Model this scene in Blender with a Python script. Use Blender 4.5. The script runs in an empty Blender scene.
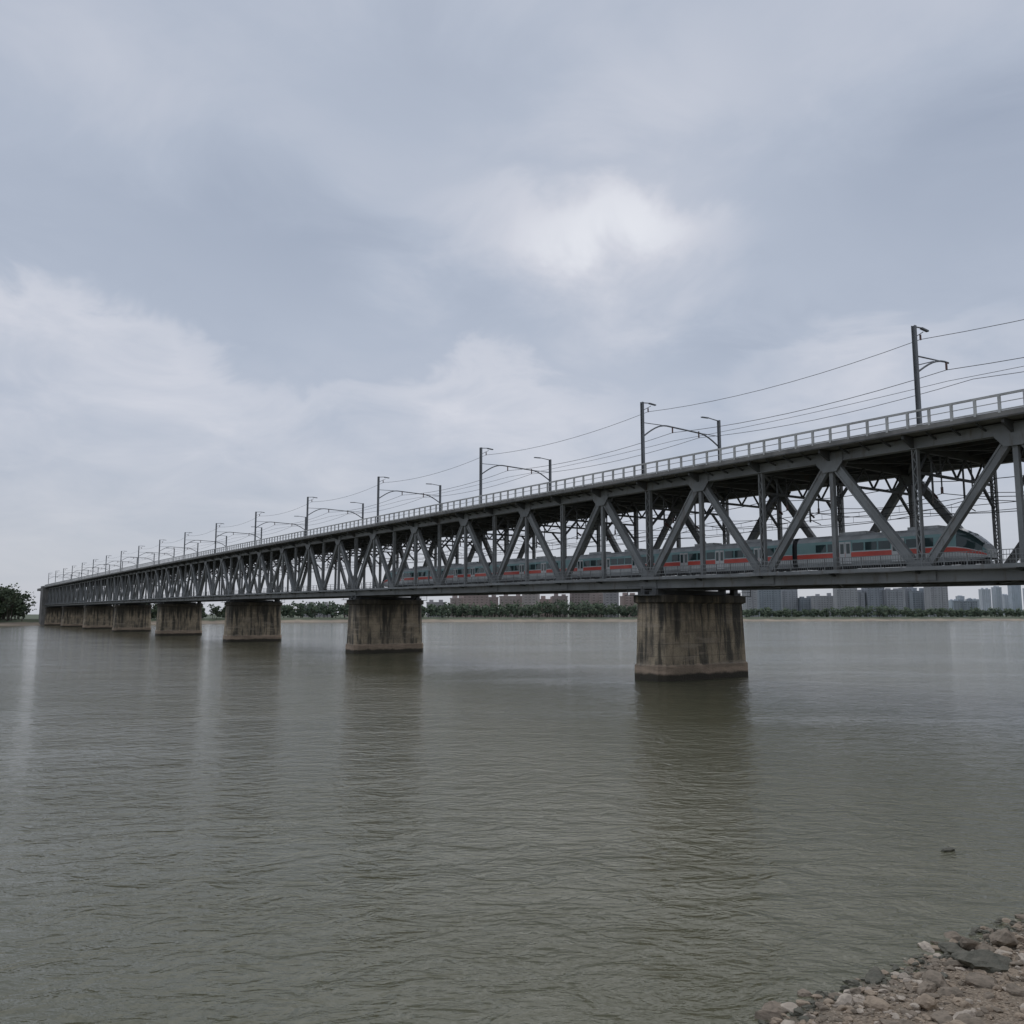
import bpy, math, random
from mathutils import Vector, Matrix, noise as mnoise
random.seed(7)
scene=bpy.context.scene
R=random.random
def U(a,b): return a+(b-a)*random.random()

# ---------------------------------------------------------------- materials
def newmat(name):
    m=bpy.data.materials.new(name); m.use_nodes=True
    nt=m.node_tree; b=nt.nodes['Principled BSDF']
    return m,nt,b
def nd(nt,t,**kw):
    n=nt.nodes.new(t)
    for k,v in kw.items(): setattr(n,k,v)
    return n
def math_(nt,op,a,b=None,c=None,clamp=False):
    n=nt.nodes.new('ShaderNodeMath'); n.operation=op; n.use_clamp=clamp
    for i,v in enumerate((a,b,c)):
        if v is None: continue
        if isinstance(v,(int,float)): n.inputs[i].default_value=v
        else: nt.links.new(v,n.inputs[i])
    return n.outputs[0]
def mixc(nt,f,a,b,bt='MIX'):
    n=nt.nodes.new('ShaderNodeMix'); n.data_type='RGBA'; n.blend_type=bt
    for s2,v in ((n.inputs[0],f),(n.inputs[6],a),(n.inputs[7],b)):
        if isinstance(v,(int,float)): s2.default_value=v
        elif isinstance(v,tuple): s2.default_value=(v[0],v[1],v[2],1)
        else: nt.links.new(v,s2)
    return n.outputs[2]
def pos(nt,scale=(1,1,1)):
    g=nd(nt,'ShaderNodeNewGeometry'); mp=nd(nt,'ShaderNodeMapping')
    mp.inputs['Scale'].default_value=scale
    nt.links.new(g.outputs['Position'],mp.inputs['Vector'])
    return mp.outputs['Vector'],g
def noiset(nt,vec,scale,detail=4,rough=.55,dist=0):
    n=nd(nt,'ShaderNodeTexNoise'); n.inputs['Scale'].default_value=scale
    n.inputs['Detail'].default_value=detail; n.inputs['Roughness'].default_value=rough
    n.inputs['Distortion'].default_value=dist
    nt.links.new(vec,n.inputs['Vector']); return n.outputs['Fac']
def ramp(nt,f,lo,hi):
    n=nd(nt,'ShaderNodeMapRange'); n.interpolation_type='SMOOTHSTEP'
    n.inputs['From Min'].default_value=lo; n.inputs['From Max'].default_value=hi
    nt.links.new(f,n.inputs['Value']); return n.outputs['Result']

def simple(name,col,col2=None,rough=.6,metal=0,scale=.6,stretch=(1,1,1),lo=.35,hi=.7,bump=0,detail=3):
    m,nt,b=newmat(name)
    v,g=pos(nt,stretch)
    f=ramp(nt,noiset(nt,v,scale,detail,.6),lo,hi)
    if col2 is None: col2=tuple(c*.7 for c in col)
    nt.links.new(mixc(nt,f,col,col2),b.inputs['Base Color'])
    b.inputs['Roughness'].default_value=rough; b.inputs['Metallic'].default_value=metal
    if bump:
        bp=nd(nt,'ShaderNodeBump'); bp.inputs['Distance'].default_value=bump
        nt.links.new(noiset(nt,v,scale*6,3),bp.inputs['Height']); nt.links.new(bp.outputs[0],b.inputs['Normal'])
    return m
def steel(name,col,rust):
    m,nt,b=newmat(name)
    v,g=pos(nt); v2,_=pos(nt,(1,1,.25))
    f=ramp(nt,noiset(nt,v,.35,3),.3,.7)
    c=mixc(nt,f,col,tuple(x*.72 for x in col))
    r=ramp(nt,noiset(nt,v2,1.6,4,.65),.52,.72)
    r=math_(nt,'MULTIPLY',r,rust)
    c=mixc(nt,r,c,(.12,.085,.06))
    nt.links.new(c,b.inputs['Base Color']); b.inputs['Roughness'].default_value=.6
    return m
M_steel=steel('painted_steel',(.255,.265,.262),.55)
M_steeld=steel('painted_steel_dark',(.105,.11,.11),.6)
M_rail=steel('railing_paint',(.60,.60,.58),.3)
M_mast=steel('mast_galvanised',(.20,.21,.22),.2)
M_wire=simple('wire',(.08,.085,.09),rough=.6)
M_deck=simple('deck_concrete',(.27,.26,.24),(.16,.155,.145),.85,scale=.5,stretch=(1,1,.3))
M_ins=simple('insulator',(.12,.05,.035),rough=.3)

def pier_mat():
    m,nt,b=newmat('pier_concrete')
    v,g=pos(nt); vs,_=pos(nt,(1,1,.10)); vh,_=pos(nt,(.25,.25,1.6))
    sep=nd(nt,'ShaderNodeSeparateXYZ'); nt.links.new(g.outputs['Position'],sep.inputs[0]); z=sep.outputs[2]
    n1=noiset(nt,v,.45,5,.62); n2=noiset(nt,vs,1.1,5,.62); n3=noiset(nt,vh,.8,4,.6); n4=noiset(nt,v,6,4,.6)
    c=mixc(nt,ramp(nt,n1,.38,.62),(.50,.40,.275),(.28,.23,.165))
    c=mixc(nt,math_(nt,'MULTIPLY',ramp(nt,n2,.46,.60),.9),c,(.085,.077,.06))
    c=mixc(nt,math_(nt,'MULTIPLY',ramp(nt,n3,.54,.66),.45),c,(.52,.43,.33))
    c=mixc(nt,math_(nt,'MULTIPLY',ramp(nt,n4,.4,.7),.3),c,(.13,.11,.085))
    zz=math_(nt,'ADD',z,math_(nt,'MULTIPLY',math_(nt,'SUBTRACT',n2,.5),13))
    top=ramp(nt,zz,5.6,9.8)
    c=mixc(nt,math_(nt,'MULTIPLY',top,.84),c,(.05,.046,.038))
    fr=math_(nt,'FRACT',math_(nt,'DIVIDE',z,1.45))
    ln=math_(nt,'LESS_THAN',fr,.035)
    c=mixc(nt,math_(nt,'MULTIPLY',ln,.55),c,(.07,.065,.055))
    zb=math_(nt,'ADD',z,math_(nt,'MULTIPLY',math_(nt,'SUBTRACT',n1,.5),.8))
    tb=math_(nt,'SUBTRACT',1,ramp(nt,zb,1.75,1.95))
    c=mixc(nt,math_(nt,'MULTIPLY',tb,.85),c,mixc(nt,ramp(nt,n3,.4,.6),(.50,.37,.27),(.33,.25,.18)))
    wet=math_(nt,'SUBTRACT',1,ramp(nt,zb,.6,1.0))
    c=mixc(nt,math_(nt,'MULTIPLY',wet,.94),c,(.035,.032,.022))
    nt.links.new(c,b.inputs['Base Color']); b.inputs['Roughness'].default_value=.85
    bp=nd(nt,'ShaderNodeBump'); bp.inputs['Distance'].default_value=.12
    nt.links.new(n4,bp.inputs['Height']); nt.links.new(bp.outputs[0],b.inputs['Normal'])
    return m
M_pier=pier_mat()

# ---------------------------------------------------------------- mesh builder
class MB:
    def __init__(s): s.v=[];s.f=[];s.m=[];s.mats=[]
    def mi(s,mat):
        if mat not in s.mats: s.mats.append(mat)
        return s.mats.index(mat)
    def hexa(s,pts,mat):
        i=len(s.v); s.v+= [tuple(p) for p in pts]; k=s.mi(mat)
        for f in ((0,3,2,1),(4,5,6,7),(0,1,5,4),(1,2,6,5),(2,3,7,6),(3,0,4,7)):
            s.f.append(tuple(i+j for j in f)); s.m.append(k)
    def beam(s,p0,p1,w,h,mat,ref):
        p0=Vector(p0);p1=Vector(p1); d=(p1-p0)
        if d.length<1e-6: return
        d.normalize(); r=Vector(ref); r=(r-d*r.dot(d)).normalized(); o=d.cross(r)
        a=r*w/2; b=o*h/2
        s.hexa([p0-a-b,p0+a-b,p0+a+b,p0-a+b,p1-a-b,p1+a-b,p1+a+b,p1-a+b],mat)
    def tube(s,p0,p1,r0,r1,mat,n=6):
        p0=Vector(p0);p1=Vector(p1);d=(p1-p0).normalized()
        r=Vector((0,0,1)) if abs(d.z)<.9 else Vector((1,0,0))
        x=d.cross(r).normalized();y=d.cross(x); i=len(s.v);k=s.mi(mat)
        for p,rr in ((p0,r0),(p1,r1)):
            for j in range(n):
                t=2*math.pi*j/n; s.v.append(tuple(p+x*rr*math.cos(t)+y*rr*math.sin(t)))
        for j in range(n):
            s.f.append((i+j,i+(j+1)%n,i+n+(j+1)%n,i+n+j)); s.m.append(k)
        s.f.append(tuple(i+j for j in range(n))[::-1]); s.m.append(k)
        s.f.append(tuple(i+n+j for j in range(n))); s.m.append(k)
    def face(s,pts,mat):
        i=len(s.v); s.v+=[tuple(p) for p in pts]; s.f.append(tuple(range(i,i+len(pts)))); s.m.append(s.mi(mat))
    def obj(s,name,parent=None,smooth=False,fix=True):
        me=bpy.data.meshes.new(name); me.from_pydata(s.v,[],s.f)
        for m in s.mats: me.materials.append(m)
        me.polygons.foreach_set('material_index',s.m)
        if smooth: me.polygons.foreach_set('use_smooth',[True]*len(s.f))
        me.update()
        if fix:
            import bmesh
            bm=bmesh.new(); bm.from_mesh(me); bmesh.ops.recalc_face_normals(bm,faces=bm.faces); bm.to_mesh(me); bm.free()
        o=bpy.data.objects.new(name,me); scene.collection.objects.link(o)
        if parent: o.parent=parent
        return o
def empty(name,loc=(0,0,0)):
    e=bpy.data.objects.new(name,None); e.empty_display_size=1; scene.collection.objects.link(e); return e

# ---------------------------------------------------------------- bridge frame
th=math.atan(.692)
D=Vector((-math.sin(th),math.cos(th),0)); P=Vector((math.cos(th),math.sin(th),0)); O=Vector((17.05,105,0)); Z=Vector((0,0,1))
def g(a): return .5+2.6*(1-math.exp(-a/320.0))
def T(a,c,z): 
    v=O+D*a+P*c; return Vector((v.x,v.y,z+g(a)))
L=86.9; NP=10; pl=L/NP; W=14.0
S0,S1=-2,7
zb0,zb1=10.6,11.6
zt0,zt1=22.7,23.7
zbc=(zb0+zb1)/2; ztc=(zt0+zt1)/2
bridge=empty('railway_truss_bridge')
tr=MB(); fl=MB()
def lattice(mb,p0,p1,w,h,mat,ref,n):
    p0=Vector(p0);p1=Vector(p1);d=(p1-p0).normalized();r=Vector(ref);r=(r-d*r.dot(d)).normalized();o=d.cross(r)
    for sg in (-1,1):
        mb.beam(p0+o*sg*(h/2-.06),p1+o*sg*(h/2-.06),w,.12,mat,ref)
    for side in (-1,1):
        for i in range(n):
            a=p0.lerp(p1,i/n)+r*side*(w/2-.03); b=p0.lerp(p1,(i+1)/n)+r*side*(w/2-.03)
            s2=1 if i%2 else -1
            mb.beam(a+o*s2*(h/2-.1),b-o*s2*(h/2-.1),.03,.08,mat,ref)
def builtup(mb,p0,p1,w,h,mat,ref):
    p0=Vector(p0);p1=Vector(p1);d=(p1-p0).normalized();r=Vector(ref);r=(r-d*r.dot(d)).normalized();o=d.cross(r)
    for sg in (-1,1):
        mb.beam(p0+o*sg*(h/2-.08),p1+o*sg*(h/2-.08),w,.16,mat,ref)
    mb.beam(p0,p1,w*.72,h-.3,mat,ref)
for sp in range(S0,S1):
    a0=sp*L
    near=sp in (-2,-1,0,1)
    for ci,c in enumerate((0.0,W)):
        for k in range(NP):
            A=a0+k*pl; B=A+pl
            tr.beam(T(A,c,zbc),T(B,c,zbc),.70,zb1-zb0,M_steel,P)
            tr.beam(T(A,c,ztc),T(B,c,ztc),.72,zt1-zt0,M_steel,P)
            if near:
                for zz in (zb0+.05,zb1-.05,zt0+.05,zt1-.05):
                    tr.beam(T(A,c,zz),T(B,c,zz),.86,.07,M_steel,P)
            if k%2==0: p,q=T(A,c,zb1-.25),T(B,c,zt0+.25)
            else: p,q=T(A,c,zt0+.25),T(B,c,zb1-.25)
            hh=.95 if k in (0,9) else (.85 if k in (2,3,6,7) else .75)
            if near: builtup(tr,p,q,.58,hh,M_steel,P)
            else: tr.beam(p,q,.58,hh,M_steel,P)
            vh=.42
            if k==0:
                if near: lattice(tr,T(A,c,zb1),T(A,c,zt0),.5,.75,M_steel,P,16)
                else: tr.beam(T(A,c,zb1),T(A,c,zt0),.5,.6,M_steel,P)
            elif near and k%2==0:
                lattice(tr,T(A,c,zb1),T(A,c,zt0),.45,.55,M_steel,P,16)
            else:
                tr.beam(T(A,c,zb1),T(A,c,zt0),.46,vh,M_steel,P)
            for side in (-1,1):
                cc=c+side*.45
                if k%2==0:
                    z0,z1=zb0+.15,zb1+1.0; w0,w1=1.5,.75
                    quad=[T(A-w0,cc,z0),T(A+w0,cc,z0),T(A+w0,cc,zb1+.1),T(A+w1,cc,z1),T(A-w1,cc,z1),T(A-w0,cc,zb1+.1)]
                else:
                    z0,z1=zt0-1.0,zt1-.15; w0,w1=1.5,.75
                    quad=[T(A-w0,cc,z1),T(A+w0,cc,z1),T(A+w0,cc,zt0-.1),T(A+w1,cc,z0),T(A-w1,cc,z0),T(A-w0,cc,zt0-.1)]
                if near or sp<4:
                    tr.face(quad,M_steel); tr.face([q_+P*side*.025 for q_ in quad],M_steel)
    for k in range(NP+ (1 if sp==S1-1 else 0)):
        A=a0+k*pl
        fl.beam(T(A,-.2,23.15),T(A,W+.2,23.15),1.15,.34,M_steeld,Z)
        for c0,c1 in ((-.36,-2.0),(W+.36,W+2.0)):
            pts=[T(A-.12,c0,22.75),T(A+.12,c0,22.75),T(A+.12,c0,23.82),T(A-.12,c0,23.82),
                 T(A-.12,c1,23.45),T(A+.12,c1,23.45),T(A+.12,c1,23.82),T(A-.12,c1,23.82)]
            fl.hexa(pts,M_steeld)
        fl.beam(T(A,.36,11.1),T(A,W-.36,11.1),.94,.32,M_steeld,Z)
        for c0,c1 in ((-.36,-1.3),(W+.36,W+1.3)):
            fl.beam(T(A,c0,11.45),T(A,c1,11.65),.22,.2,M_steeld,Z)
        if sp<5:
            zs=20.6
            fl.beam(T(A,.3,zs),T(A,W-.3,zs),.24,.22,M_steeld,Z)
            n=8
            for i in range(n):
                cA=.3+(W-.6)*i/n; cB=.3+(W-.6)*(i+1)/n
                if i%2==0: fl.beam(T(A,cA,zs),T(A,cB,22.6),.16,.16,M_steeld,D)
                else: fl.beam(T(A,cA,22.6),T(A,cB,zs),.16,.16,M_steeld,D)
            fl.beam(T(A,.25,18.3),T(A,2.6,zs),.24,.24,M_steeld,D)
            fl.beam(T(A,W-.25,18.3),T(A,W-2.6,zs),.24,.24,M_steeld,D)
        if k<NP:
            B=A+pl
            fl.beam(T(A,.3,22.85),T(B,W-.3,22.85),.2,.25,M_steeld,Z)
            fl.beam(T(A,W-.3,22.8),T(B,.3,22.8),.2,.25,M_steeld,Z)
            for c in (2,4.5,7,9.5,12):
                fl.beam(T(A,c,23.45),T(B,c,23.45),.6,.22,M_steeld,Z)
            for c in (3.4,5.0,9.0,10.6):
                fl.beam(T(A,c,11.3),T(B,c,11.3),.6,.24,M_steeld,Z)
            fl.beam(T(A,.3,10.78),T(B,W-.3,10.78),.16,.2,M_steeld,Z)
            fl.beam(T(A,W-.3,10.74),T(B,.3,10.74),.16,.2,M_steeld,Z)
            for j in range(1,4):
                aa=A+pl*j/4
                fl.beam(T(aa,-1.9,23.7),T(aa,-.36,23.3),.18,.12,M_steeld,Z)
tr.obj('trusses',bridge); fl.obj('floor_beams_and_bracing',bridge)

dk=MB()
Aend=S1*L; Ast=S0*L
a=Ast
while a<Aend-.01:
    b=a+pl
    dk.hexa([T(a,-2.2,23.85),T(a,W+2.2,23.85),T(b,W+2.2,23.85),T(b,-2.2,23.85),
             T(a,-2.2,24.05),T(a,W+2.2,24.05),T(b,W+2.2,24.05),T(b,-2.2,24.05)],M_deck)
    for c in (-2.3,W+2.3):
        dk.beam(T(a,c,24.05),T(b,c,24.05),.55,.25,M_deck,Z)
        dk.beam(T(a,c+(-.13 if c<0 else .13),23.86),T(b,c+(-.13 if c<0 else .13),23.86),.08,.12,M_steeld,Z)
    for c in (-.6,W+.6): dk.beam(T(a,c,24.12),T(b,c,24.12),.16,.3,M_deck,Z)
    dk.hexa([T(a,2.2,11.62),T(a,W-2.2,11.62),T(b,W-2.2,11.62),T(b,2.2,11.62),
             T(a,2.2,11.9),T(a,W-2.2,11.9),T(b,W-2.2,11.9),T(b,2.2,11.9)],M_deck)
    for c in (-.9,W+.9):
        dk.beam(T(a,c,11.83),T(b,c,11.83),.14,.95,M_deck,Z)
        dk.beam(T(a,c+(-.5 if c<0 else .5),11.8),T(b,c+(-.5 if c<0 else .5),11.8),.34,.1,M_steel,Z)
    for tc in (4.2,9.8):
        for rc in (-.72,.72):
            dk.beam(T(a,tc+rc,12.12),T(b,tc+rc,12.12),.16,.07,M_steeld,Z)
    a=b
dk.obj('decks',bridge)
rd=MB(); M_asph=simple('asphalt',(.05,.05,.052),(.065,.064,.062),.9,scale=2)
M_line=simple('road_paint',(.7,.7,.68),rough=.7)
a=Ast
while a<Aend-.01:
    b=a+pl
    rd.face([T(a,-.5,24.056),T(b,-.5,24.056),T(b,W+.5,24.056),T(a,W+.5,24.056)],M_asph)
    rd.face([T(a,6.93,24.062),T(a+5,6.93,24.062),T(a+5,7.07,24.062),T(a,7.07,24.062)],M_line)
    a=b
rd.obj('road_surface',bridge,fix=False)
sl=MB(); a=Ast
while a<Aend:
    if a<300:
        for tc in (4.2,9.8): sl.beam(T(a,tc-1.25,11.98),T(a,tc+1.25,11.98),.15,.24,M_deck,Z)
    a+=.9
sl.obj('sleepers',bridge)

rl=MB()
a=Ast; step=L/44.0; i=0
while a<Aend-.01:
    b=a+step
    for c in (-2.35,W+2.35):
        rl.beam(T(a,c,24.18),T(a,c,25.6),.20,.20,M_rail,P)
        rl.beam(T(a,c,25.68),T(b,c,25.68),.18,.16,M_rail,Z)
        rl.beam(T(a,c,24.42),T(b,c,24.42),.10,.10,M_rail,Z)
        rl.beam(T(a,c,25.05),T(b,c,25.05),.06,.06,M_rail,Z)
    for c in (-1.32,W+1.32):
        rl.beam(T(a,c,11.95),T(a,c,13.1),.08,.08,M_steel,P)
        for zz in (13.1,12.7,12.3): rl.beam(T(a,c,zz),T(b,c,zz),.06,.06,M_steel,Z)
        if a<60 and c<0:
            for j in range(1,8): rl.beam(T(a+step*j/8,c,12.0),T(a+step*j/8,c,13.1),.025,.025,M_steel,P)
    a=b
rl.obj('railings',bridge)

def loop(a,c,hl,ht,ch,z,gz):
    pts=[(-ht,-hl+ch),(-ht+ch,-hl),(ht-ch,-hl),(ht,-hl+ch),(ht,hl-ch),(ht-ch,hl),(-ht+ch,hl),(-ht,hl-ch)]
    out=[]
    for da,dc in pts:
        v=O+D*(a+da)+P*(c+dc); out.append(Vector((v.x,v.y,z+gz)))
    return out
for n in range(S0,S1+1):
    a=n*L; G=g(a)
    mb=MB()
    secs=[(8.1,2.75,.7,-6,0),(8.0,2.7,.7,1.75,0),(7.85,2.55,.7,1.95,0),(7.6,2.3,.6,8.75,G),(7.95,2.65,.6,8.95,G),(7.95,2.65,.6,9.75,G),(7.7,2.4,.6,9.85,G)]
    loops=[loop(a,7,hl,ht,ch,z,gz) for hl,ht,ch,z,gz in secs]
    base=len(mb.v)
    for lp in loops: mb.v+=[tuple(v) for v in lp]
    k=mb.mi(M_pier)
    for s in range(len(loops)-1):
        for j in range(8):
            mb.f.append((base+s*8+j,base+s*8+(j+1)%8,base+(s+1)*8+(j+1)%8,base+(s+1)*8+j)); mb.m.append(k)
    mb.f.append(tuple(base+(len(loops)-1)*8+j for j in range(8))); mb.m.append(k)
    for c in (0,W):
        for da in (-1.0,1.0):
            if n in (S0,) and da<0 or n==S1 and da>0: continue
            mb.beam(T(a+da,c,9.85),T(a+da,c,10.2),1.3,1.2,M_steeld,P)
            mb.beam(T(a+da,c,10.2),T(a+da,c,10.62),.8,.7,M_steeld,P)
    mb.beam(T(a,1.2,10.15),T(a,W-1.2,10.15),.6,.8,M_steeld,Z)
    if n<4:
        for c in (-1.4,W+1.4):
            for da in (-2.6,0,2.6):
                mb.beam(T(a+da,c,9.8),T(a+da,c,10.9),.07,.07,M_steeld,P)
            for zz in (10.3,10.85): mb.beam(T(a-2.6,c,zz),T(a+2.6,c,zz),.05,.05,M_steeld,Z)
            mb.beam(T(a-2.7,c*.97,9.78),T(a+2.7,c*.97,9.78),.1,1.0,M_steeld,Z)
    mb.obj('pier_%d'%(n-S0+1),bridge)

oh=MB()
a=Ast
while a<Aend-.1:
    b=a+2*pl
    for tc in (4.2,9.8):
        oh.tube(T(a,tc,17.6),T(b,tc,17.6),.03,.03,M_wire,4)
        prev=T(a,tc,19.0)
        for j in range(1,9):
            t=j/8; q=T(a+(b-a)*t,tc,19.0-1.0*4*t*(1-t)); oh.tube(prev,q,.035,.035,M_wire,4); prev=q
            if j<8 and a<200: oh.tube(q,T(a+(b-a)*t,tc,17.6),.02,.02,M_wire,3)
        oh.beam(T(a,tc,22.6),T(a,tc,19.2),.1,.1,M_steeld,P)
        oh.tube(T(a,tc,19.6),T(a,tc,19.0),.12,.12,M_ins,6)
        oh.beam(T(a,tc-1.6,18.2),T(a,tc+.3,17.75),.07,.07,M_steeld,Z)
        oh.beam(T(a,tc-1.6,22.4),T(a,tc-1.6,17.9),.14,.14,M_steeld,P)
        oh.tube(T(a,tc-1.6,18.9),T(a,tc-.9,18.5),.11,.11,M_ins,6)
    for c,zz in ((1.0,19.8),(13.0,19.8),(1.0,16.9)):
        prev=T(a,c,zz)
        for j in range(1,7):
            t=j/6;q=T(a+(b-a)*t,c,zz-.5*4*t*(1-t)); oh.tube(prev,q,.035,.035,M_wire,4); prev=q
    a=b
oh.obj('lower_overhead_line',bridge)

# ---------------------------------------------------------------- catenary masts
MS=37.2; FC=12.3
def mast(a,single):
    mb=MB()
    def ibeam(c,z0,z1):
        mb.beam(T(a-.15,c,z0),T(a-.15,c,z1),.32,.05,M_mast,P)
        mb.beam(T(a+.15,c,z0),T(a+.15,c,z1),.32,.05,M_mast,P)
        mb.beam(T(a,c,z0),T(a,c,z1),.06,.28,M_mast,P)
    ibeam(-1.6,24.05,33.7)
    mb.beam(T(a,-1.6,24.05),T(a,-1.6,24.3),.7,.7,M_deck,P)
    mb.tube(T(a,-1.6,33.6),T(a,-.2,33.75),.07,.06,M_mast); mb.beam(T(a,-.4,33.7),T(a,.7,33.62),.14,.26,M_mast,Z)
    mb.tube(T(a,-1.6,32.6),T(a,-.1,33.4),.04,.04,M_mast)
    mb.tube(T(a,-.6,33.05),T(a,-.6,32.55),.09,.09,M_ins)
    if single:
        pr=T(a,-1.6,29.3)
        for i in range(1,9):
            t=i/8; q=T(a,-1.6+5.6*t,29.3+1.9*math.sin(t*math.pi*.55)); mb.tube(pr,q,.09,.09,M_mast); pr=q
        mb.tube(T(a,-1.6,30.9),T(a,4.0,31.2),.07,.06,M_mast)
        mb.tube(T(a,-1.6,30.0),T(a,1.4,30.9),.05,.05,M_mast)
        mb.tube(T(a,3.6,31.2),T(a,3.6,30.5),.1,.1,M_ins)
    else:
        ibeam(FC,24.05,33.2)
        mb.beam(T(a,FC,24.05),T(a,FC,24.3),.7,.7,M_deck,P)
        mb.tube(T(a,FC,33.1),T(a,FC-2.4,33.3),.07,.06,M_mast); mb.beam(T(a,FC-2.0,33.25),T(a,FC-3.3,33.2),.14,.26,M_mast,Z)
        pr=T(a,-1.6,29.3)
        for i in range(1,9):
            t=i/8; q=T(a,-1.6+4.2*t,29.3+1.9*math.sin(t*math.pi*.5)); mb.tube(pr,q,.1,.1,M_mast); pr=q
        mb.tube(pr,T(a,FC-4,31.0),.1,.1,M_mast)
        pr=T(a,FC-4,31.0)
        for i in range(1,7):
            t=i/6; q=T(a,FC-4+4*t,31.0-1.5*(1-math.cos(t*math.pi*.5))); mb.tube(pr,q,.1,.1,M_mast); pr=q
        mb.tube(T(a,-1.6,31.1),T(a,2.6,31.2),.05,.05,M_mast); mb.tube(T(a,FC-4.2,31.0),T(a,FC,31.0),.05,.05,M_mast)
        for c in (3.6,8.4): mb.tube(T(a,c,31.2),T(a,c,30.4),.1,.1,M_ins)
    mb.obj('catenary_mast')
k=-3
mast_as=[]
while k*MS<Aend-5:
    a=k*MS+(1.0 if k==-1 else -.8); mast_as.append(a); mast(a,k==-1); k+=1
wr=MB()
for c,zz,sag,r in ((-.6,32.6,.9,.028),(3.6,30.45,.8,.032),(3.7,29.4,.25,.024),(8.4,30.35,.8,.03)):
    for i in range(len(mast_as)-1):
        a,b=mast_as[i],mast_as[i+1]; pr=T(a,c,zz)
        for j in range(1,11):
            t=j/10; q=T(a+(b-a)*t,c,zz-sag*4*t*(1-t)); wr.tube(pr,q,r,r,M_wire,4); pr=q
wr.obj('overhead_wires')

# ---------------------------------------------------------------- train
M_tw=simple('train_body',(.62,.63,.62),(.52,.53,.52),.35,.0,scale=.4)
M_tr=simple('train_red',(.66,.10,.07),(.56,.08,.06),.35,scale=.5)
M_tt=simple('train_teal',(.22,.37,.36),(.17,.30,.30),.35,scale=.5)
M_tg=simple('train_roof',(.46,.48,.48),(.34,.35,.35),.5,scale=.7)
M_td=simple('train_underframe',(.03,.03,.032),rough=.7)
mg,ntg,bg_=newmat('train_glass'); 
vg,_=pos(ntg); ntg.links.new(mixc(ntg,noiset(ntg,vg,.5,2),(.02,.04,.042),(.06,.09,.09)),bg_.inputs['Base Color']); bg_.inputs['Roughness'].default_value=.06
M_tgl=mg
train=empty('passenger_train')
prof=[(1.30,.25),(1.42,.65),(1.46,1.15),(1.47,1.62),(1.46,1.70),(1.42,2.62),(1.36,2.85),(1.18,3.2),(.8,3.45),(.0,3.55)]
bandm=[M_tg,M_tw,M_tr,M_tw,M_tt,M_tt,M_tg,M_tg,M_tg]
zr=12.25; tc=4.2
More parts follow.
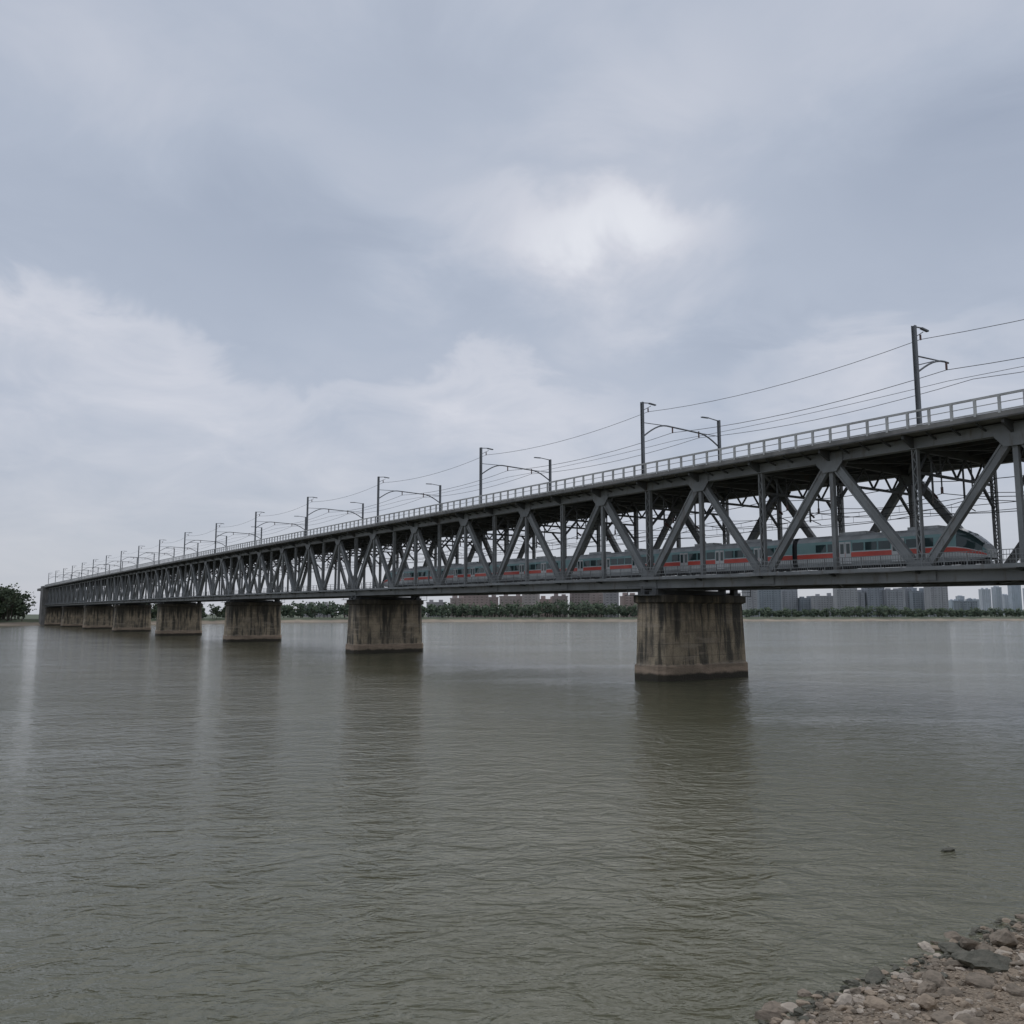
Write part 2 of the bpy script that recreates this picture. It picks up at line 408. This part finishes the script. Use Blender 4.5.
def carmesh(a0,a1,nose,name):
    mb=MB()
    ns=[(0,.62,1.35,.30),(.25,.76,1.8,.2),(.8,.86,2.35,.12),(1.5,.92,2.9,.05),(2.4,.98,3.35,0),(3.6,1,3.55,0)]
    if nose==-1: secs=[(a0+s,w_,t_,l_) for s,w_,t_,l_ in ns]+[(a1,1,3.55,0)]
    elif nose==1: secs=[(a0,1,3.55,0)]+[(a1-s,w_,t_,l_) for s,w_,t_,l_ in ns[::-1]]
    else: secs=[(a0,1,3.55,0),(a1,1,3.55,0)]
    full=prof+[(-c,z) for c,z in prof[::-1][1:]]
    n=len(full)
    idx=[]
    for (a,ws,top,lift) in secs:
        row=[]
        for c,z in full:
            zz=lift+.25+(z-.25)*(top-.25-lift)/(3.3) 
            mb.v.append(tuple(T(a,tc+c*ws,zr+zz))); row.append(len(mb.v)-1)
        idx.append(row)
    bm_=bandm+bandm[::-1]
    for s in range(len(secs)-1):
        for j in range(n-1):
            mt=bm_[j]
            w2=(secs[s][1]+secs[s+1][1])/2
            if .7<w2<.96 and 4<=j<=n-6: mt=M_tgl
            mb.f.append((idx[s][j],idx[s][j+1],idx[s+1][j+1],idx[s+1][j])); mb.m.append(mb.mi(mt))
    for row,fl_ in ((idx[0],1),(idx[-1],0)):
        mb.f.append(tuple(row)); mb.m.append(mb.mi(M_td if nose==0 else M_tw))
    mb.beam(T(a0+(1.2 if nose==-1 else 0),tc,zr+.3),T(a1-(1.2 if nose==1 else 0),tc,zr+.3),.4,2.4,M_td,Z)
    if nose:
        s0=a0+.1 if nose==-1 else a1-.1
        for sg in (-1,1):
            mb.tube(T(s0-.25*nose,tc+sg*.65,zr+1.0),T(s0+.2*nose,tc+sg*.65,zr+1.0),.12,.12,M_line,8)
    ws0=a0+(4.4 if nose==-1 else .9); ws1=a1-(4.4 if nose==1 else .9)
    a=ws0; i=0
    while a+1.5<=ws1:
        for sg in (-1,1):
            if i%4==2:
                for h in (0,1):
                    x0=a+.05+h*.68; x1=x0+.64
                    c=sg*1.485
                    mb.face([T(x0,tc+c,zr+.5),T(x1,tc+c,zr+.5),T(x1,tc+c,zr+2.7),T(x0,tc+c,zr+2.7)],M_tw)
                    c=sg*1.492
                    mb.face([T(x0+.12,tc+c,zr+1.5),T(x1-.12,tc+c,zr+1.5),T(x1-.12,tc+c,zr+2.5),T(x0+.12,tc+c,zr+2.5)],M_tgl)
            else:
                mb.face([T(a+.08,tc+sg*1.475,zr+1.76),T(a+1.32,tc+sg*1.475,zr+1.76),T(a+1.32,tc+sg*1.445,zr+2.55),T(a+.08,tc+sg*1.445,zr+2.55)],M_tgl)
        a+=1.42; i+=1
    for t in (.3,.68):
        m=a0+(a1-a0)*t
        mb.beam(T(m-1.5,tc,zr+3.6),T(m+1.5,tc,zr+3.6),.28,1.5,M_tg,Z)
    for t in (.17,.83):
        m=a0+(a1-a0)*t
        mb.beam(T(m-1.5,tc,zr+.28),T(m+1.5,tc,zr+.28),.25,2.2,M_td,Z)
        for da in (-1.1,1.1):
            for rc in (-.72,.72):
                p=T(m+da,tc+rc,zr+.32); mb.tube(p-P*.07,p+P*.07,.40,.40,M_td,14)
    mb.obj(name,train)
a=-38.9
for i in range(6):
    carmesh(a,a+19.4,-1 if i==0 else (1 if i==5 else 0),'carriage_%d'%(i+1))
    if i<5:
        mb=MB(); mb.beam(T(a+19.4,tc,zr+1.9),T(a+20.0,tc,zr+1.9),2.6,2.5,M_td,Z); mb.obj('gangway_%d'%(i+1),train)
    a+=20.0

# ---------------------------------------------------------------- water
def water_mat():
    m,nt,b=newmat('river_water')
    v,gm=pos(nt); 
    va=nd(nt,'ShaderNodeMapping'); va.inputs['Rotation'].default_value=(0,0,math.radians(12)); va.inputs['Scale'].default_value=(.5,1,1)
    nt.links.new(v,va.inputs['Vector']); va=va.outputs[0]
    vb=nd(nt,'ShaderNodeMapping'); vb.inputs['Rotation'].default_value=(0,0,math.radians(-24)); vb.inputs['Scale'].default_value=(.6,1,1)
    nt.links.new(v,vb.inputs['Vector']); vb=vb.outputs[0]
    big=noiset(nt,va,.15,2,.5,.3); mid=noiset(nt,vb,1.0,3,.55,.8); fine=noiset(nt,va,3.4,4,.62,.3)
    patch=ramp(nt,noiset(nt,va,.035,3,.55,.5),.35,.65)
    h=math_(nt,'ADD',math_(nt,'MULTIPLY',big,.30),math_(nt,'MULTIPLY',mid,math_(nt,'ADD',math_(nt,'MULTIPLY',patch,.12),.15)))
    h=math_(nt,'ADD',h,math_(nt,'MULTIPLY',fine,math_(nt,'ADD',math_(nt,'MULTIPLY',patch,.05),.04)))
    bp=nd(nt,'ShaderNodeBump'); bp.inputs['Strength'].default_value=1; bp.inputs['Distance'].default_value=1.0
    nt.links.new(h,bp.inputs['Height']); nt.links.new(bp.outputs[0],b.inputs['Normal'])
    c=mixc(nt,ramp(nt,noiset(nt,v,.02,3),.3,.7),(.098,.098,.058),(.122,.118,.074))
    nt.links.new(c,b.inputs['Base Color'])
    b.inputs['Roughness'].default_value=.075; b.inputs['IOR'].default_value=1.34
    return m
w=MB(); w.face([(-6000,-3000,0),(6000,-3000,0),(6000,6000,0),(-6000,6000,0)],water_mat()); w.obj('river_water',fix=False)

# ---------------------------------------------------------------- near bank
def bank_mat():
    m,nt,b=newmat('river_bank')
    v,gm=pos(nt); sep=nd(nt,'ShaderNodeSeparateXYZ'); nt.links.new(gm.outputs['Position'],sep.inputs[0]); z=sep.outputs[2]
    n1=noiset(nt,v,1.2,5,.6); n2=noiset(nt,v,14,5,.65)
    vo=nd(nt,'ShaderNodeTexVoronoi'); vo.inputs['Scale'].default_value=16; nt.links.new(v,vo.inputs['Vector'])
    c=mixc(nt,ramp(nt,n1,.3,.7),(.36,.28,.20),(.25,.20,.145))
    c=mixc(nt,ramp(nt,n2,.4,.7),c,(.42,.34,.26))
    c=mixc(nt,math_(nt,'MULTIPLY',ramp(nt,vo.outputs['Distance'],.25,.6),.5),c,(.12,.095,.07))
    zz=math_(nt,'ADD',z,math_(nt,'MULTIPLY',math_(nt,'SUBTRACT',n1,.5),.12))
    wet=math_(nt,'SUBTRACT',1,ramp(nt,zz,.03,.14))
    c=mixc(nt,math_(nt,'MULTIPLY',wet,.7),c,(.10,.085,.055))
    gr=math_(nt,'MULTIPLY',ramp(nt,z,1.5,3.0),ramp(nt,n1,.35,.6))
    c=mixc(nt,gr,c,(.07,.09,.035))
    nt.links.new(c,b.inputs['Base Color'])
    r=math_(nt,'SUBTRACT',.9,math_(nt,'MULTIPLY',wet,.5)); nt.links.new(r,b.inputs['Roughness'])
    bp=nd(nt,'ShaderNodeBump'); bp.inputs['Distance'].default_value=.04
    nt.links.new(math_(nt,'ADD',n2,vo.outputs['Distance']),bp.inputs['Height']); nt.links.new(bp.outputs[0],b.inputs['Normal'])
    return m
def bh(p,q):
    q=q+.35*mnoise.noise(Vector((p*.35,0,3)))+.25*mnoise.noise(Vector((p*1.3,q*.8,1)))
    if q<0: h=q*.16 if q>-12 else -1.9+(q+12)*.05
    elif q<4: h=.11*q
    elif q<10.3: h=.44+(q-4)/6.3*5.7
    else: h=6.14+min((q-10.3)*.05,1.0)
    h+= .05*mnoise.noise(Vector((p*1.5,q*1.5,0)))+.03*mnoise.noise(Vector((p*5,q*5,4)))
    return max(h,-6)
QS=11.7
def PD(p,q,z): v=P*p+D*(QS-q); return (v.x,v.y,z)
ps=[-3000,-1200,-500,-200,-80,-40,-20,-10,-5,0,4,8]+[10+.12*i for i in range(160)]+[30,32,35,40,50,70,120,300,800,3000]
qs=[-120,-60,-25,-12,-7,-5,-4]+[-3+.12*i for i in range(70)]+[5.8,6.5,7.5,8.5,9.5,10.5,12,16,30,80,200,600,3000]
nb=MB(); k=nb.mi(bank_mat())
for p in ps:
    for q in qs: nb.v.append(PD(p,q,bh(p,q)))
nq=len(qs)
for i in range(len(ps)-1):
    for j in range(nq-1): nb.f.append((i*nq+j,i*nq+j+1,(i+1)*nq+j+1,(i+1)*nq+j)); nb.m.append(k)
nb.obj('river_bank',smooth=True)

import bmesh
def ico(sub):
    bm=bmesh.new(); bmesh.ops.create_icosphere(bm,subdivisions=sub,radius=1)
    v=[x.co.copy() for x in bm.verts]; f=[tuple(q.index for q in fa.verts) for fa in bm.faces]; bm.free(); return v,f
I1=ico(1);I2=ico(2);I3=ico(3)
def rock(mb,cx,cy,cz,sx,sy,sz,mat,ic=I1,rough=.45,rot=None):
    v,f=ic; off=Vector((U(0,99),U(0,99),U(0,99))); rz=U(0,6.28) if rot is None else rot; tx=U(-.3,.3)
    mt=Matrix.Rotation(rz,3,'Z')@Matrix.Rotation(tx,3,'X'); b=len(mb.v)
    planes=[(Vector((random.gauss(0,1),random.gauss(0,1),random.gauss(0,1))).normalized(),U(.5,.85)) for _ in range(9)]
    for p in v:
        q0=p.copy()
        for nrm,dd in planes:
            s=q0.dot(nrm)
            if s>dd: q0-=nrm*(s-dd)
        n=1+rough*.4*mnoise.noise(p*1.3+off)+rough*.3*mnoise.noise(p*3.5+off)
        q=Vector((q0.x*sx*n,q0.y*sy*n,q0.z*sz*n)); q=mt@q; mb.v.append((q.x+cx,q.y+cy,q.z+cz))
    k=mb.mi(mat)
    for a_ in f: mb.f.append(tuple(b+i for i in a_)); mb.m.append(k)
Mr=[simple('stone_tan',(.38,.30,.22),(.27,.21,.155),.85,scale=6,bump=.01),simple('stone_brown',(.26,.21,.16),(.17,.14,.105),.85,scale=6,bump=.01),
    simple('stone_dark',(.10,.092,.065),(.06,.06,.04),.6,scale=4,bump=.02),simple('stone_pale',(.50,.43,.35),(.38,.32,.26),.85,scale=6,bump=.01)]
rk=MB()
for i in range(5200):
    p=U(10.5,28); q=abs(random.gauss(0,1.0))*2.1-.3
    if q>5: continue
    s=min(.13,.018+random.expovariate(1/.032)); 
    z=bh(p,q); x,y,_=PD(p,q,0)
    m=Mr[2] if z<.03 and R()<.7 else random.choice([Mr[0],Mr[0],Mr[1],Mr[3],Mr[1]])
    rock(rk,x,y,z+s*.12,s*U(.8,1.5),s*U(.7,1.1),s*U(.4,.75),m,I1 if s<.06 else I2)
for i in range(190):
    p=U(11,30); q=U(-.5,4.5); s=U(.12,.30); z=bh(p,q); x,y,_=PD(p,q,0)
    rock(rk,x,y,z+s*.1,s*U(.9,1.6),s*U(.7,1.1),s*U(.4,.7),random.choice([Mr[0],Mr[1],Mr[1],Mr[3],Mr[2]]),I3)
rk.obj('shore_rocks')
K=8/7.5
for (x,y,z,sx,sy,sz,m,rot) in ((10.0,19.0,.14,.75,.5,.30,Mr[2],.2),(11.2,20.3,.15,.42,.34,.28,Mr[1],1),(10.3,20.2,.10,.24,.2,.2,Mr[1],0),(13.9,28.2,-.02,.30,.14,.15,Mr[2],.4),(11.0,18.2,.3,.55,.45,.34,Mr[0],2),(9.4,18.0,.2,.4,.3,.2,Mr[1],2.4)):
    b=MB(); rock(b,x*K,y*K,z,sx,sy,sz,m,I3,.45,rot); b.obj('boulder')

# ---------------------------------------------------------------- far bank
shore=[(-5000,350),(-2500,450),(-1200,520),(-700,560),(-450,585),(-335,598),(-290,640),(-255,720),(-225,800),(-120,850),(0,890),(200,930),(450,990),(700,1050),(1000,1110),(2000,1350),(6000,2200)]
def shore_y(x):
    for i in range(len(shore)-1):
        if shore[i][0]<=x<=shore[i+1][0]:
            t=(x-shore[i][0])/(shore[i+1][0]-shore[i][0]); return shore[i][1]*(1-t)+shore[i+1][1]*t
    return 2000
def fbm_():
    m,nt,b=newmat('far_bank_ground')
    v,gm=pos(nt); sep=nd(nt,'ShaderNodeSeparateXYZ'); nt.links.new(gm.outputs['Position'],sep.inputs[0]); z=sep.outputs[2]
    n=noiset(nt,v,.06,4,.6)
    zz=math_(nt,'ADD',z,math_(nt,'MULTIPLY',math_(nt,'SUBTRACT',n,.5),3))
    c=mixc(nt,ramp(nt,n,.35,.65),(.38,.31,.23),(.28,.23,.18))
    c=mixc(nt,ramp(nt,zz,1.8,2.8),c,(.11,.13,.08))
    nt.links.new(c,b.inputs['Base Color']); b.inputs['Roughness'].default_value=.95
    return m
fb=MB(); k=fb.mi(fbm_())
xs=[]; x=-5000
while x<=6000: xs.append(x); x+=15 if -700<x<1100 else 150
rows=[(-30,-3),(0,-.1),(7,.7),(16,1.6),(24,3.6),(34,4.2),(120,4.3),(700,4.5),(5000,5)]
for x in xs:
    sy=shore_y(x)+6*mnoise.noise(Vector((x*.012,0,0)))
    for dy,z in rows: fb.v.append((x,sy+dy,z+(.5*mnoise.noise(Vector((x*.03,dy,0))) if z>0 else 0)))
nr=len(rows)
for i in range(len(xs)-1):
    for j in range(nr-1): fb.f.append((i*nr+j,(i+1)*nr+j,(i+1)*nr+j+1,i*nr+j+1)); fb.m.append(k)
fb.obj('far_bank',smooth=True)

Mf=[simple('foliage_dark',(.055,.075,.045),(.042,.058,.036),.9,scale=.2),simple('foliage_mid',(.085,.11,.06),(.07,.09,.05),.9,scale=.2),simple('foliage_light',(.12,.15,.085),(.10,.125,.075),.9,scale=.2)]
Mf2=[simple('hazed_foliage_dark',(.075,.105,.07),(.06,.09,.06),.9,scale=.1),simple('hazed_foliage_mid',(.105,.14,.085),(.09,.12,.075),.9,scale=.1),simple('hazed_foliage_light',(.15,.19,.115),(.13,.16,.10),.9,scale=.1)]  # paler copies of the foliage colours: distance haze put into the colour
Mbark=simple('bark',(.08,.065,.05))
def tree(mb,x,y,z,h,n,cs,M=Mf):
    mb.tube((x,y,z-.5),(x+U(-.5,.5),y,z+h*.6),h*.022,h*.008,Mbark,5)
    for i in range(3):
        t=U(0,6.28); mb.tube((x,y,z+h*U(.3,.45)),(x+math.cos(t)*h*.22,y+math.sin(t)*h*.22,z+h*U(.55,.75)),h*.01,h*.004,Mbark,4)
    lobes=[]
    for i in range(random.randint(5,8)):
        t=U(0,6.28); r=U(0,.26)*h; lz=U(.22,.85)
        lobes.append((x+math.cos(t)*r,y+math.sin(t)*r,z+h*lz,h*U(.14,.24),h*U(.11,.18)))
    for (lx,ly,lz,lr,lh) in lobes:
        for j in range(n//len(lobes)):
            d=Vector((random.gauss(0,1),random.gauss(0,1),random.gauss(0,1))).normalized(); rr=U(.45,1.12)
            c=Vector((lx+d.x*lr*rr,ly+d.y*lr*rr,lz+d.z*lh*rr)); s=cs*U(.5,1.2)
            u=Vector((random.gauss(0,1),random.gauss(0,1),random.gauss(0,1))).normalized(); w_=u.orthogonal().normalized()
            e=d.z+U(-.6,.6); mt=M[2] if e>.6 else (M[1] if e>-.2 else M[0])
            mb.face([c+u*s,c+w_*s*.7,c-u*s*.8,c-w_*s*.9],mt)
tb=MB()
x=-235
while x<1150:
    y=shore_y(x)+U(30,60); gap=mnoise.noise(Vector((x*.01,5,0)))
    h=(15.5 if x<160 else 10.5)+5*gap+U(-3,3)
    tree(tb,x,y,3.8,max(h,6),90,1.3,Mf2)
    tree(tb,x+U(-3,3),y+U(10,30),3.8,max(h+1,6),60,1.5,Mf2)
    x+=U(2.5,5)
tb.obj('distant_trees',fix=False)
tb=MB()
for i in range(300):
    x=U(-640,-322); y=shore_y(x)+U(10,66)
    cdist=(Vector((x,y,0))-O).dot(P)
    if -6<cdist<W+6: continue
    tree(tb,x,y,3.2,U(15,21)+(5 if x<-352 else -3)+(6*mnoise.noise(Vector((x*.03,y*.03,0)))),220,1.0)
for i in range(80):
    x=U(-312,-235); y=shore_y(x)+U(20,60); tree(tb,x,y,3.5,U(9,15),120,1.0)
tb.obj('riverside_trees',fix=False)

ab=MB()
def bx(mb,a0,a1,c0,c1,z0,z1,m): mb.hexa([T(a0,c0,z0),T(a0,c1,z0),T(a1,c1,z0),T(a1,c0,z0),T(a0,c0,z1),T(a0,c1,z1),T(a1,c1,z1),T(a1,c0,z1)],m)
bx(ab,Aend+.3,Aend+12,-3.2,W+3.2,-6,23.8,M_deck)
bx(ab,Aend+.2,Aend+12.3,-3.4,W+3.4,23.8,25.0,M_deck)
bx(ab,Aend+12.3,Aend+45,-2.4,W+2.4,22.3,24.0,M_deck)
bx(ab,Aend+42,Aend+46,0,W,-3,22.3,M_deck)
ab.obj('abutment_and_approach',bridge)

# ---------------------------------------------------------------- buildings
def building(x,y,wd,dp,h,col,rot=0,floor=3.1,bay=3.4,name='apartment_block'):
    root=empty(name); ca,sa=math.cos(rot),math.sin(rot); z0=4
    def W_(lx,ly,z): return Vector((x+lx*ca-ly*sa,y+lx*sa+ly*ca,z))
    mw=simple('facade',col,tuple(c*.88 for c in col),.9,scale=.05,detail=2)  # far facades use paler base colours in place of atmospheric haze
    wc=tuple(c*.5 for c in col); Mwin=simple('window_glass_far',wc,tuple(c*1.3 for c in wc),.4,scale=.12,detail=1)
    def b3(m_,m,x0,x1,y0,y1,za,zb): m_.hexa([W_(x0,y0,za),W_(x1,y0,za),W_(x1,y1,za),W_(x0,y1,za),W_(x0,y0,zb),W_(x1,y0,zb),W_(x1,y1,zb),W_(x0,y1,zb)],m)
    mb=MB()
    b3(mb,mw,-wd/2,wd/2,-dp/2,dp/2,z0-2,z0+h)
    nb_=max(2,int(wd/14))
    for i in range(nb_):
        cx=-wd/2+wd*(i+.5)/nb_; b3(mb,mw,cx-2.2,cx+2.2,-dp/2-1.2,-dp/2-.01,z0-2,z0+h-1)
    mb.obj('walls',root)
    mb=MB()
    b3(mb,mw,-wd/2-.4,wd/2+.4,-dp/2-.4,dp/2+.4,z0+h+.003,z0+h+1.0)
    for i in range(nb_):
        cx=-wd/2+wd*(i+.5)/nb_; b3(mb,mw,cx-2.5,cx+2.5,-3,3,z0+h+1.003,z0+h+2.8+U(0,2.5))
    mb.obj('roof',root)
    mb=MB(); nf=int(h/floor); nbay=int(wd/bay)
    for f_ in range(nf):
        za=z0+f_*floor+1.0; zb_=za+1.6
        for i in range(nbay):
            cx=-wd/2+wd*(i+.5)/nbay
            inb=any(abs(cx-(-wd/2+wd*(q+.5)/nb_))<2.9 for q in range(nb_))
            yy=-dp/2-.06
            if inb: continue
            mb.face([W_(cx-.95,yy,za),W_(cx+.95,yy,za),W_(cx+.95,yy,zb_),W_(cx-.95,yy,zb_)],Mwin)
        for q in range(nb_):
            cx=-wd/2+wd*(q+.5)/nb_; yy=-dp/2-1.26
            mb.face([W_(cx-1.4,yy,za+.2),W_(cx+1.4,yy,za+.2),W_(cx+1.4,yy,zb_),W_(cx-1.4,yy,zb_)],Mwin)
        for s_ in (-1,1):
            for yy in (-dp/4,dp/4):
                mb.face([W_(s_*(wd/2+.06),yy-.8,za),W_(s_*(wd/2+.06),yy+.8,za),W_(s_*(wd/2+.06),yy+.8,zb_),W_(s_*(wd/2+.06),yy-.8,zb_)],Mwin)
    mb.obj('windows',root,fix=False)
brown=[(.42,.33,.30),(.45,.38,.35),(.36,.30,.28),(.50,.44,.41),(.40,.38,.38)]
for px,wpx,top,Y in ((318,30,606,1060),(352,14,604,1040),(398,34,605,1080),(436,20,603,1050),(458,14,599,1030),(476,26,594,1010),(490,16,598,1060),(512,26,597,1030),(531,17,593,1010),(548,20,600,1070),(560,16,597,1020),(580,20,592,1020),(596,14,594,1060),(611,16,591,1030),(629,16,597,1070),(655,24,601,1090),(692,30,604,1110),(728,18,602,1130)):
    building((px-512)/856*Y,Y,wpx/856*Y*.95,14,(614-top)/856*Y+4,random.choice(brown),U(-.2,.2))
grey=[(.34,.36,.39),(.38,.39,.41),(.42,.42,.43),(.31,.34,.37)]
for px,wpx,top in ((750,12,590),(769,24,588),(788,18,589),(806,16,598),(824,24,596),(846,22,587),(858,12,592),(874,20,586),(893,18,590),(909,14,588),(919,16,591),(937,20,586),(966,20,601)):
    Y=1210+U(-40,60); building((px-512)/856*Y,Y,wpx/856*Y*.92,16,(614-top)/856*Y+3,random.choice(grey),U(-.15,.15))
hazed=[(.54,.58,.62),(.58,.61,.65),(.52,.57,.62)]  # bluish pale tower colours, with the distance haze painted in
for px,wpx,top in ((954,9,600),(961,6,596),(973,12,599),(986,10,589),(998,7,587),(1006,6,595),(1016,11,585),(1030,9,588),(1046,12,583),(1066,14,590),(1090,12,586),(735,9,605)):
    Y=2500+U(-100,250); building((px-512)/856*Y,Y,wpx/856*Y*.85,22,(614-top)/856*Y+2,random.choice(hazed),U(-.1,.1),name='tower_block')

# ---------------------------------------------------------------- sky / light
SE=math.radians(55); SAZ=math.radians(8)
world=bpy.data.worlds.new("World"); scene.world=world; world.use_nodes=True
nt=world.node_tree; bg=nt.nodes['Background']; bg.inputs['Strength'].default_value=.1
sky=nd(nt,'ShaderNodeTexSky'); sky.sky_type='NISHITA'; sky.sun_disc=False; sky.sun_elevation=SE; sky.sun_rotation=SAZ
tcn=nd(nt,'ShaderNodeTexCoord'); sp=nd(nt,'ShaderNodeSeparateXYZ'); nt.links.new(tcn.outputs['Generated'],sp.inputs[0])
X_,Y_,Z_=sp.outputs
az=math_(nt,'ARCTAN2',X_,Y_); el=math_(nt,'ARCSINE',Z_)
zc=math_(nt,'ADD',math_(nt,'MAXIMUM',Z_,0),.25)
cb=nd(nt,'ShaderNodeCombineXYZ'); nt.links.new(math_(nt,'DIVIDE',X_,zc),cb.inputs[0]); nt.links.new(math_(nt,'DIVIDE',Y_,zc),cb.inputs[1])
cl=cb.outputs[0]
n1=noiset(nt,cl,1.2,4,.5,.3); n2=noiset(nt,cl,3.4,5,.58,.5)
m1=math_(nt,'SUBTRACT',n1,.5); m2=math_(nt,'SUBTRACT',n2,.5)
azw=math_(nt,'ADD',az,math_(nt,'ADD',math_(nt,'MULTIPLY',m1,.30),math_(nt,'MULTIPLY',m2,.30)))
elw=math_(nt,'ADD',el,math_(nt,'ADD',math_(nt,'MULTIPLY',m2,.19),math_(nt,'MULTIPLY',m1,.05)))
def blob(a0,e0,ra,re,amp,sl=0):
    da=math_(nt,'SUBTRACT',azw,a0); de=math_(nt,'SUBTRACT',elw,e0)
    if sl: de=math_(nt,'SUBTRACT',de,math_(nt,'MULTIPLY',da,sl))
    q=math_(nt,'ADD',math_(nt,'POWER',math_(nt,'ABSOLUTE',math_(nt,'DIVIDE',da,ra)),2),math_(nt,'POWER',math_(nt,'ABSOLUTE',math_(nt,'DIVIDE',de,re)),2))
    e=math_(nt,'EXPONENT',math_(nt,'MULTIPLY',q,-1))
    return math_(nt,'MULTIPLY',e,amp)
def fcurve(pts):
    f=nd(nt,'ShaderNodeFloatCurve'); cm=f.mapping; cv=cm.curves[0]
    pts=[((a_+.8)/1.6,v_) for a_,v_ in pts]
    cv.points[0].location=pts[0]; cv.points[1].location=pts[-1]
    for p_ in pts[1:-1]: cv.points.new(*p_)
    cm.update()
    nt.links.new(math_(nt,'DIVIDE',math_(nt,'ADD',az,.8),1.6,clamp=True),f.inputs['Value']); return f.outputs[0]
def bank(curve,amp,decay,edge):
    ec=fcurve(curve); am=fcurve(amp)
    d=math_(nt,'SUBTRACT',ec,elw)
    on=ramp(nt,d,-edge,edge)
    fall=math_(nt,'EXPONENT',math_(nt,'MULTIPLY',math_(nt,'MAXIMUM',d,0),-1/decay))
    return math_(nt,'MULTIPLY',math_(nt,'MULTIPLY',on,fall),am)
t=math_(nt,'ADD',.36,math_(nt,'MULTIPLY',m1,.40))
t=math_(nt,'ADD',t,math_(nt,'MULTIPLY',m2,.40))
t=math_(nt,'ADD',t,bank([(-.8,.36),(-.56,.335),(-.436,.32),(-.295,.265),(-.17,.265),(-.04,.29),(.106,.255),(.22,.25),(.37,.31),(.5,.30),(.8,.3)],
                        [(-.8,.2),(-.56,.34),(-.4,.30),(-.25,.20),(-.04,.28),(.1,.16),(.2,.05),(.36,.26),(.5,.16),(.8,.1)],.11,.018))
t=math_(nt,'ADD',t,bank([(-.8,.5),(-.3,.44),(-.05,.49),(.05,.48),(.17,.47),(.3,.44),(.5,.48),(.8,.5)],
                        [(-.8,0),(-.2,0),(-.08,.12),(.05,.28),(.14,.34),(.24,.16),(.35,.02),(.8,0)],.15,.022))
for bb in ((.14,.43,.10,.04,.24,0),(.22,.55,.12,.08,.14,0),(-.25,.40,.26,.08,-.14,-.2),(.44,.45,.2,.09,-.14,0),(.22,.29,.13,.04,-.10,0),(-.45,.58,.2,.08,.03,0),(-.05,.6,.2,.07,-.10,0)):
    t=math_(nt,'ADD',t,blob(*bb))
t=math_(nt,'MAXIMUM',math_(nt,'MINIMUM',t,1),0)
cr=nd(nt,'ShaderNodeValToRGB'); nt.links.new(t,cr.inputs[0])
e=cr.color_ramp.elements
def L10(r,g_,b_): 
    f=lambda s:((s/255+.055)/1.055)**2.4
    return (f(r),f(g_),f(b_),1)
e[0].position=0; e[0].color=L10(152,163,182)
e[1].position=1; e[1].color=L10(240,242,247)
x_=e.new(.33); x_.color=L10(177,186,202)
x_=e.new(.65); x_.color=L10(208,211,221)
hz=math_(nt,'SUBTRACT',1,ramp(nt,el,-.02,.24))
c=mixc(nt,math_(nt,'MULTIPLY',hz,.7),cr.outputs[0],L10(198,200,206)[:3])
vm=nd(nt,'ShaderNodeVectorMath'); vm.operation='SCALE'; vm.inputs['Scale'].default_value=10; nt.links.new(c,vm.inputs[0])
c=mixc(nt,.95,sky.outputs[0],vm.outputs[0])
nt.links.new(c,bg.inputs['Color'])

sun=bpy.data.lights.new('sun','SUN'); sun.energy=.9; sun.angle=math.radians(70); sun.color=(1,.96,.9)
so=bpy.data.objects.new('sun',sun); scene.collection.objects.link(so)
sd=Vector((math.sin(SAZ)*math.cos(SE),math.cos(SAZ)*math.cos(SE),math.sin(SE)))
so.rotation_euler=sd.to_track_quat('Z','Y').to_euler()

scene.view_settings.view_transform='Standard'; scene.view_settings.look='None'; scene.view_settings.exposure=0
cam=bpy.data.cameras.new('camera'); co=bpy.data.objects.new('camera',cam); scene.collection.objects.link(co)
co.location=(0,0,8.0); co.rotation_euler=(math.radians(90+6.84),0,0)
cam.sensor_width=36; cam.lens=36*850/1024; cam.clip_end=20000; cam.clip_start=.1
scene.camera=co
